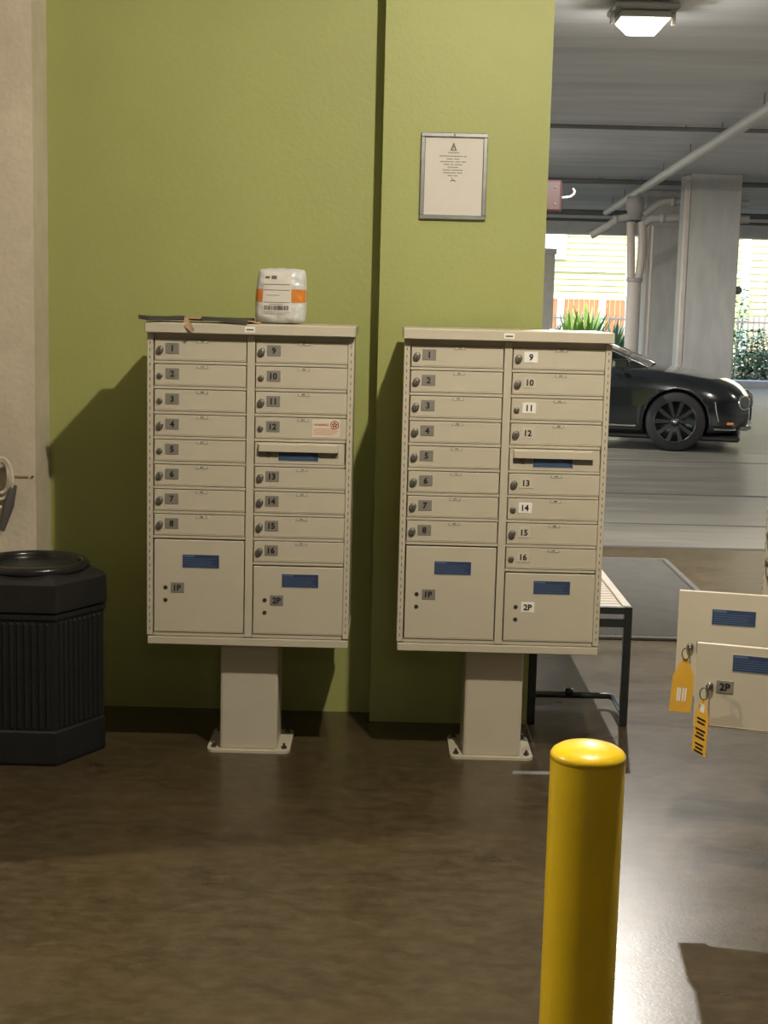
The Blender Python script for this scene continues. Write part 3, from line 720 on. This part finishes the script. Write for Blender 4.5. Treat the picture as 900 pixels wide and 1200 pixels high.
#  station x, half width, z bottom, z shoulder(side top), z centre top
ST = [(-2.52, .62, .42, .80, .86), (-2.44, .80, .30, .93, 1.00), (-2.2, .90, .24, .99, 1.05), (-1.7, .955, .20, 1.0, 1.06), (-1.2, .965, .18, .985, 1.02),
      (-.6, .95, .17, .965, 1.0), (0, .945, .17, .96, 1.0), (.5, .945, .17, .965, 1.01), (.9, .955, .17, .968, 1.02), (1.37, .965, .18, .935, .985),
      (1.7, .95, .19, .88, .935), (1.95, .90, .20, .80, .87), (2.10, .82, .22, .72, .80), (2.20, .70, .27, .62, .70), (2.25, .55, .34, .54, .58)]
def car_section(x, w, zb, zs, zt):
    pts = [(0, zb), (.55 * w, zb), (.90 * w, zb + .015), (.985 * w, zb + .10), (w, zb + .28 * (zs - zb)), (w * 1.0, zb + .55 * (zs - zb)), (w * .985, zb + .80 * (zs - zb)), (w * .93, zs - .01),
           (w * .84, zs + .35 * (zt - zs)), (w * .60, zs + .72 * (zt - zs)), (w * .30, zs + .93 * (zt - zs)), (0, zt)]
    return [(x, -y, z) for y, z in pts] + [(x, y, z) for y, z in pts[-2:0:-1]]
a = MB(); secs = [car_section(*s_) for s_ in ST]; n = len(secs[0])
a.add([p for s_ in secs for p in s_], [(i * n + k, i * n + (k + 1) % n, (i + 1) * n + (k + 1) % n, (i + 1) * n + k) for i in range(len(secs) - 1) for k in range(n)] + [list(range(n))[::-1], [(len(secs) - 1) * n + k for k in range(n)]], 0, True)
body = a.build('body', ['paint', 'black'], car)
sub = body.modifiers.new('sub', 'SUBSURF'); sub.levels = 2; sub.render_levels = 2
cut = MB()
for wx in (1.37, -1.38):
    for sy in (-1, 1): cut.lathe([(.395, sy * .62), (.395, sy * 1.2)], c=(wx, 0, .36), n=40, axis='y')
cob = cut.build('wheel_arch_cutter', 'black', car)
bo = body.modifiers.new('arch', 'BOOLEAN'); bo.operation = 'DIFFERENCE'; bo.object = cob; bo.solver = 'EXACT'
bpy.context.view_layer.update()
dg = bpy.context.evaluated_depsgraph_get()
nme = bpy.data.meshes.new_from_object(body.evaluated_get(dg))
body.modifiers.clear(); body.data = nme
nme.materials.clear(); nme.materials.append(M['paint'])
for p in nme.polygons: p.material_index = 0
bpy.data.objects.remove(cob)
from mathutils.bvhtree import BVHTree
BV = BVHTree.FromPolygons([v.co.copy() for v in nme.vertices], [list(p.vertices) for p in nme.polygons])
def nose(y, z):
    h = BV.ray_cast(Vector((4, y, z)), Vector((-1, 0, 0)))
    return h[0].x if h[0] is not None else 2.1
# greenhouse
GH = [(-2.15, .50, 1.03), (-1.6, .62, 1.22), (-1.0, .66, 1.36), (-.4, .67, 1.41), (.0, .66, 1.39), (.35, .65, 1.29), (.75, .62, 1.12), (1.02, .60, 1.01)]
a = MB(); secs = []
for (x, w, zt) in GH:
    zb = .96; hw = w + .20 * (1 if zt > 1.05 else .6)
    pts = [(-hw, zb), (-(w + .10 * (zt - zb) / .4), zb + (zt - zb) * .55), (-w, zt - .03), (-w * .7, zt), (0, zt + .012), (w * .7, zt), (w, zt - .03), (w + .10 * (zt - zb) / .4, zb + (zt - zb) * .55), (hw, zb)]
    secs.append([(x, y, z) for y, z in pts])
n = len(secs[0])
for i in range(len(secs) - 1):
    for k in range(n - 1):
        roofq = 2 <= k <= 5 and 1 <= i <= 3 or (k in (2, 5))
        a.add([secs[i][k], secs[i][k + 1], secs[i + 1][k + 1], secs[i + 1][k]], [(0, 1, 2, 3)], 0 if roofq else 1, True)
a.build('cabin', ['paint', 'glass'], car)
for sy in (-1, 1):
    a = MB(); a.tube([(1.0, sy * .70, 1.0), (.35, sy * .70, 1.275), (0, sy * .70, 1.37), (-.5, sy * .70, 1.385), (-1.1, sy * .69, 1.33), (-1.6, sy * .66, 1.2)], .016, 8); a.build('window_trim', 'chrome_b', car)
    a = MB(); a.box(.60, .80, sy * 1.03 - .07, sy * 1.03 + .07, .98, 1.10, bev=.03, seg=3); mi_ = a.build('wing_mirror', 'paint', car)
    b = MB(); b.tube([(.70, sy * .90, .97), (.70, sy * 1.0, 1.01)], .018, 8); b.box(.595, .602, sy * 1.03 - .055, sy * 1.03 + .055, .99, 1.09); b.build('mirror_glass', 'chrome_b', mi_)
    a = MB(); a.box(-.95, .90, sy * .948 - .006, sy * .948 + .006, .285, .305, bev=.003); a.build('sill_trim', 'chrome_b', car)
    # lamps
    for (px_, py_, pz_, rr_, nm_) in ((nose(.72, .61) + .006, .72, .61, .090, 'headlamp'), (nose(.53, .60) + .006, .53, .60, .065, 'inner_headlamp')):
        a = MB(); a.lathe([(rr_, -.10), (rr_, .018), (rr_ * .92, .024), (rr_ * .86, .022)], n=24, axis='x', mi=0)
        a.lathe([(rr_ * .88, .020), (rr_ * .6, .030), (.01, .034)], n=24, axis='x', mi=1)
        o = a.build(nm_, ['chrome_b', 'lampglass'], car, (px_, sy * py_, pz_)); o.rotation_euler = (0, 0, sy * math.radians(48 if rr_ > .08 else 26))
    a = MB(); a.box(1.98, 2.06, sy * .90 - .03, sy * .90 + .012, .345, .375, bev=.006); a.build('side_marker', 'amber', car)
    a = MB(); a.tube([(1.83, sy * .945, .29), (1.98, sy * .905, .285), (2.08, sy * .84, .285)], .012, 8); a.build('bumper_trim', 'chrome_b', car)
    a = MB(); a.tube([(1.83, sy * .955, .62), (1.85, sy * .945, .50), (1.88, sy * .93, .38)], .008, 8); a.build('fender_crease', 'chrome_b', car)
    a = MB(); a.tube([(2.12, sy * .72, .30), (2.20, sy * .62, .29), (2.24, sy * .45, .29)], .028, 8); a.build('fog_light_trim', 'chrome_b', car)
    a = MB(); a.box(-2.47, -2.40, sy * .70 - .12, sy * .70 + .10, .66, .76, bev=.02); a.build('tail_light', 'signred', car)
a = MB(); a.box(2.19, 2.262, -.30, .30, .36, .66, bev=.03, seg=2); gr = a.build('grille', 'black', car)
b = MB()
for k in range(9): b.box(2.262, 2.268, -.26 + k * .062, -.245 + k * .062, .385, .635)
b.build('grille_bars', 'chrome_b', gr)
a = MB(); a.box(-2.50, 2.14, -.80, .80, .13, .20, bev=.02); a.build('underbody', 'black', car)
def wheel(x, sy):
    w = MB(); w.lathe([(.245, -.12), (.335, -.12), (.358, -.09), (.362, 0), (.358, .09), (.335, .12), (.245, .12)], n=40, axis='y', caps=False); wo = w.build('wheel', 'tyre', car, (x, sy * .835, .362))
    r = MB(); r.lathe([(.255, sy * .11), (.262, sy * .122), (.245, sy * .124), (.235, sy * .06), (.06, sy * .05), (.055, sy * .05), (.002, sy * .05)], n=40, axis='y', caps=False)
    r.build('rim', 'rim', wo)
    for k in range(10):
        an = 2 * PI * k / 10; s_ = MB()
        c_, q_ = math.cos(an), math.sin(an); tx, tz = -q_, c_
        v = []
        for rad, hw, yy in ((.05, .017, .105), (.25, .026, .118)):
            for sg in (-1, 1):
                for d_ in (0, -.025): v.append((c_ * rad + tx * hw * sg, sy * (yy + d_), q_ * rad + tz * hw * sg))
        s_.add(v, [(0, 2, 6, 4), (1, 5, 7, 3), (0, 4, 5, 1), (2, 3, 7, 6), (0, 1, 3, 2), (4, 6, 7, 5)]); s_.build('spoke', 'rim', wo)
    h = MB(); h.lathe([(.055, sy * .09), (.055, sy * .118), (.03, sy * .124), (.002, sy * .125)], n=20, axis='y'); h.lathe([(.024, sy * .1255), (.02, sy * .129), (.002, sy * .130)], n=14, axis='y', mi=1); h.build('hub', ['rim', 'chrome_b'], wo)
for x in (1.37, -1.38):
    for sy in (-1, 1): wheel(x, sy)

# ================================================================ OUTSIDE: fence, houses, plants
def fence(x0, x1, y, label):
    t = thing('picket_fence', label, 'fence', ((x0 + x1) / 2, y, 0)); hw = (x1 - x0) / 2
    for z in (.25, 1.42):
        a = MB(); a.box(-hw, hw, -.02, .02, z, z + .045); a.build('rail', 'picket', t)
    pk_ = MB(); pk_.box(-.011, .011, -.011, .011, 0, 1.56); pk_.add([(-.011, -.011, 1.56), (.011, -.011, 1.56), (.011, .011, 1.56), (-.011, .011, 1.56), (0, 0, 1.62)], [(0, 1, 4), (1, 2, 4), (2, 3, 4), (3, 0, 4)])
    pme = pk_.mesh('picket', ['picket']); x = -hw
    while x <= hw + .001: put('picket', pme, t, (x, 0, 0)); x += .135
    ps = MB(); ps.box(-.03, .03, -.03, .03, 0, 1.66); sm_ = ps.mesh('fence_post', ['picket'])
    for x in (-hw, hw): put('fence_post', sm_, t, (x, 0, 0))
fence(3.3, 8.0, 36.2, 'grey metal picket fence left of the grey columns')
fence(8.1, 13.0, 36.3, 'grey metal picket fence right of the grey columns')

def siding(a, x0, x1, y, z0, z1, step, mi=0):
    z = z0
    while z < z1 - .001:
        zt = min(z + step, z1)
        a.add([(x0, y - .03, z), (x1, y - .03, z), (x1, y, zt), (x0, y, zt), (x0, y, z), (x1, y, z)], [(0, 1, 2, 3), (4, 5, 1, 0)], mi); z = zt
def window(t, x, z, w, h, y, pane):
    a = MB()
    for (x0, x1, z0, z1) in ((-w, w, -.09, 0), (-w, w, h, h + .09), (-w, -w + .09, 0, h), (w - .09, w, 0, h), (-w, w, h * .5 - .03, h * .5 + .03)): a.box(x + x0, x + x1, y - .09, y - .01, z + z0, z + z1)
    f_ = a.build('window', 'trim', t)
    for k in (0, 1):
        b = MB(); b.box(x - w + .09, x + w - .09, y - .05, y - .03, z + k * h * .5, z + (k + 1) * h * .5); b.build('pane', pane if k else 'shutter', f_)
MB.fixn = False
h1 = thing('house', 'yellow-green lap-sided house with white corner board behind the left fence', 'house', (3.0, 42, 0), 0, 'houses across the bed')
a = MB(); siding(a, -6, 3.72, 0, 0, 2.0, 2.0); siding(a, -6, 3.72, 0, 2.0, 6.4, .17); a.build('siding', 'siding', h1)
a = MB(); siding(a, 3.92, 7.0, -.15, 0, 6.4, .17); a.build('wing_siding', 'siding', h1)
MB.fixn = True
a = MB(); a.box(-6, 7.0, .02, 6, 0, 6.4); a.build('wall_core', 'siding', h1)
a = MB(); a.box(3.72, 3.93, -.19, .02, 0, 6.4); a.build('corner_board', 'trim', h1)
a = MB(); a.box(-6, 3.72, -.07, .02, 2.72, 2.80); a.box(3.93, 7.0, -.22, .02, 2.66, 2.74); a.build('band_board', 'trim', h1)
a = MB(); a.box(-.2, 2.0, -.10, -.03, 3.05, 4.4); sh = a.build('shutter', 'shutter', h1)
a = MB(); a.prism([(-6.5, 6.4), (7.1, 6.4), (5.5, 8.4), (-4.3, 8.4)], -.5, 6.3); a.build('roof', 'grey_wall', h1)
h2 = thing('house', 'pale yellow house with a white-framed window behind the right fence', 'house', (13.2, 43, 0), 0, 'houses across the bed')
MB.fixn = False
a = MB(); siding(a, -2.9, 5, 0, 0, 6.2, .20); a.build('siding', 'siding_b', h2)
MB.fixn = True
a = MB(); a.box(-2.9, 5, .02, 6, 0, 6.2); a.build('wall_core', 'siding_b', h2)
a = MB(); a.box(-3.0, -2.7, -.08, .02, 0, 6.2); a.build('corner_board', 'trim', h2)
window(h2, -1.35, 1.75, .80, 1.75, 0, 'pane')
window(h2, 2.2, 1.75, .80, 1.75, 0, 'pane')
a = MB(); a.prism([(-2.95, 6.2), (5.5, 6.2), (3.5, 8), (-1.5, 8)], -.4, 6.2); a.build('roof', 'grey_wall', h2)
# timber screen
t = thing('timber_screen', 'orange-brown timber screen with white posts before the yellow-green house', 'fence', (5.0, 39.6, 0))
pm = MB(); pm.box(-.062, .062, -.012, .012, .1, 1.92, bev=.008); pme = pm.mesh('board', ['wood'])
for k in range(22):
    if k % 8 == 7: continue
    put('board', pme, t, (-1.35 + k * .14, 0, 0))
for x in (-.37, .75, 1.80):
    a = MB(); a.box(x - .09, x + .09, -.06, .06, 0, 2.02); a.build('post', 'trim', t)
a = MB(); a.box(-1.5, 1.88, -.05, .03, 1.95, 2.06); a.build('top_rail', 'trim', t)

def strap_plant(x, y, h, n, label, lm, spread=.7, wid=.05, group='bedding plants along the fence'):
    t = thing('bedding_plant', label, 'plant', (x, y, -.05), 0, group); a = MB()
    for k in range(n):
        an = random.uniform(0, 2 * PI); ln = h * random.uniform(.7, 1.1); lean = random.uniform(.15, spread); w = wid * random.uniform(.7, 1.2)
        pts = []
        for j in range(6):
            q = j / 5; out = lean * ln * q ** 1.6; up = ln * (q - .42 * lean * q ** 2.4)
            pts.append((math.cos(an) * out, math.sin(an) * out, up, w * math.sin(PI * min(.97, q * .85 + .12))))
        v = []
        for (px_, py_, pz_, pw) in pts: v += [(px_ - math.sin(an) * pw, py_ + math.cos(an) * pw, pz_), (px_, py_, pz_ - pw * .3), (px_ + math.sin(an) * pw, py_ - math.cos(an) * pw, pz_)]
        a.add(v, [(i * 3 + c, i * 3 + c + 1, i * 3 + c + 4, i * 3 + c + 3) for i in range(5) for c in (0, 1)], 0, True)
    MB.fixn = False
    o = a.build('leaves', lm, t); o['kind'] = 'stuff'
    MB.fixn = True
def leafy_shrub(x, y, h, r, n, label, lm, group='leafy shrubs in the planting bed'):
    t = thing('leafy_shrub', label, 'shrub', (x, y, -.05), 0, group); a = MB(); s_ = MB()
    for k in range(7):
        an = random.uniform(0, 2 * PI); s_.tube([(0, 0, 0), (math.cos(an) * r * .3, math.sin(an) * r * .3, h * .5), (math.cos(an) * r * .7, math.sin(an) * r * .7, h * random.uniform(.7, .95))], .012, 5, r2=.005)
    s_.build('stems', 'stem', t)
    for k in range(n):
        an = random.uniform(0, 2 * PI); q = random.random() ** .5; z = random.uniform(.06, 1) * h
        rr_ = r * q * (1.0 - .35 * (z / h) ** 2); c = Vector((math.cos(an) * rr_, math.sin(an) * rr_, z))
        d = Vector((math.cos(an) + random.uniform(-.7, .7), math.sin(an) + random.uniform(-.7, .7), random.uniform(-.6, .7))).normalized()
        sd = d.cross(Vector((random.uniform(-.3, .3), random.uniform(-.3, .3), 1))).normalized(); l = random.uniform(.10, .19); w = l * .28; up = d.cross(sd) * .02
        a.add([c, c + d * l * .45 + sd * w + up, c + d * l, c + d * l * .45 - sd * w + up, c + d * l * .5], [(0, 1, 4), (1, 2, 4), (2, 3, 4), (3, 0, 4)], 0)
    MB.fixn = False
    o = a.build('leaves', lm, t); o['kind'] = 'stuff'
    MB.fixn = True
for i, (x, h, lm, lab) in enumerate(((3.75, 1.15, 'leaf2', 'blue-green strap-leaved plant next to the pale concrete post'), (4.4, 1.35, 'leaf1', 'bright green strap-leaved plant before the timber screen'),
                                 (4.85, 1.5, 'leaf1', 'tallest bright green strap-leaved plant before the timber screen'), (5.35, 1.15, 'leaf2', 'blue-green strap-leaved plant right of the timber screen'),
                                 (5.8, .95, 'leaf1', 'low bright green strap-leaved plant above the car roof'), (6.25, 1.05, 'leaf2', 'blue-green strap-leaved plant beside the drain stack'))):
    strap_plant(x, 35.0 + .25 * (i % 3), h * 1.3, 60, lab, lm, spread=.42, wid=.06)
for i, (x, h, r, lm, lab) in enumerate(((5.1, .75, .5, 'leaf2', 'low leafy shrub below the strap-leaved plants'), (6.1, 1.0, .5, 'leaf2', 'leafy shrub glimpsed left of the drain stack'), (8.55, 1.30, .5, 'leaf2', 'blue-green leafy shrub right of the near column'), (9.15, 1.35, .55, 'leaf2', 'blue-green leafy shrub at the right edge'),
                                    (8.85, .8, .5, 'leaf3', 'low dark leafy shrub against the kerb at right'), (9.6, .85, .5, 'leaf3', 'low dark leafy shrub at the right edge'), (10.2, 1.3, .6, 'leaf2', 'blue-green leafy shrub beyond the right edge'))):
    leafy_shrub(x, 34.5 + .35 * ((i * 2) % 3), h, r, 420, lab, lm)
leafy_shrub(8.75, 36.9, 2.35, .35, 300, 'tall slim light green shrub behind the right fence', 'leaf1')
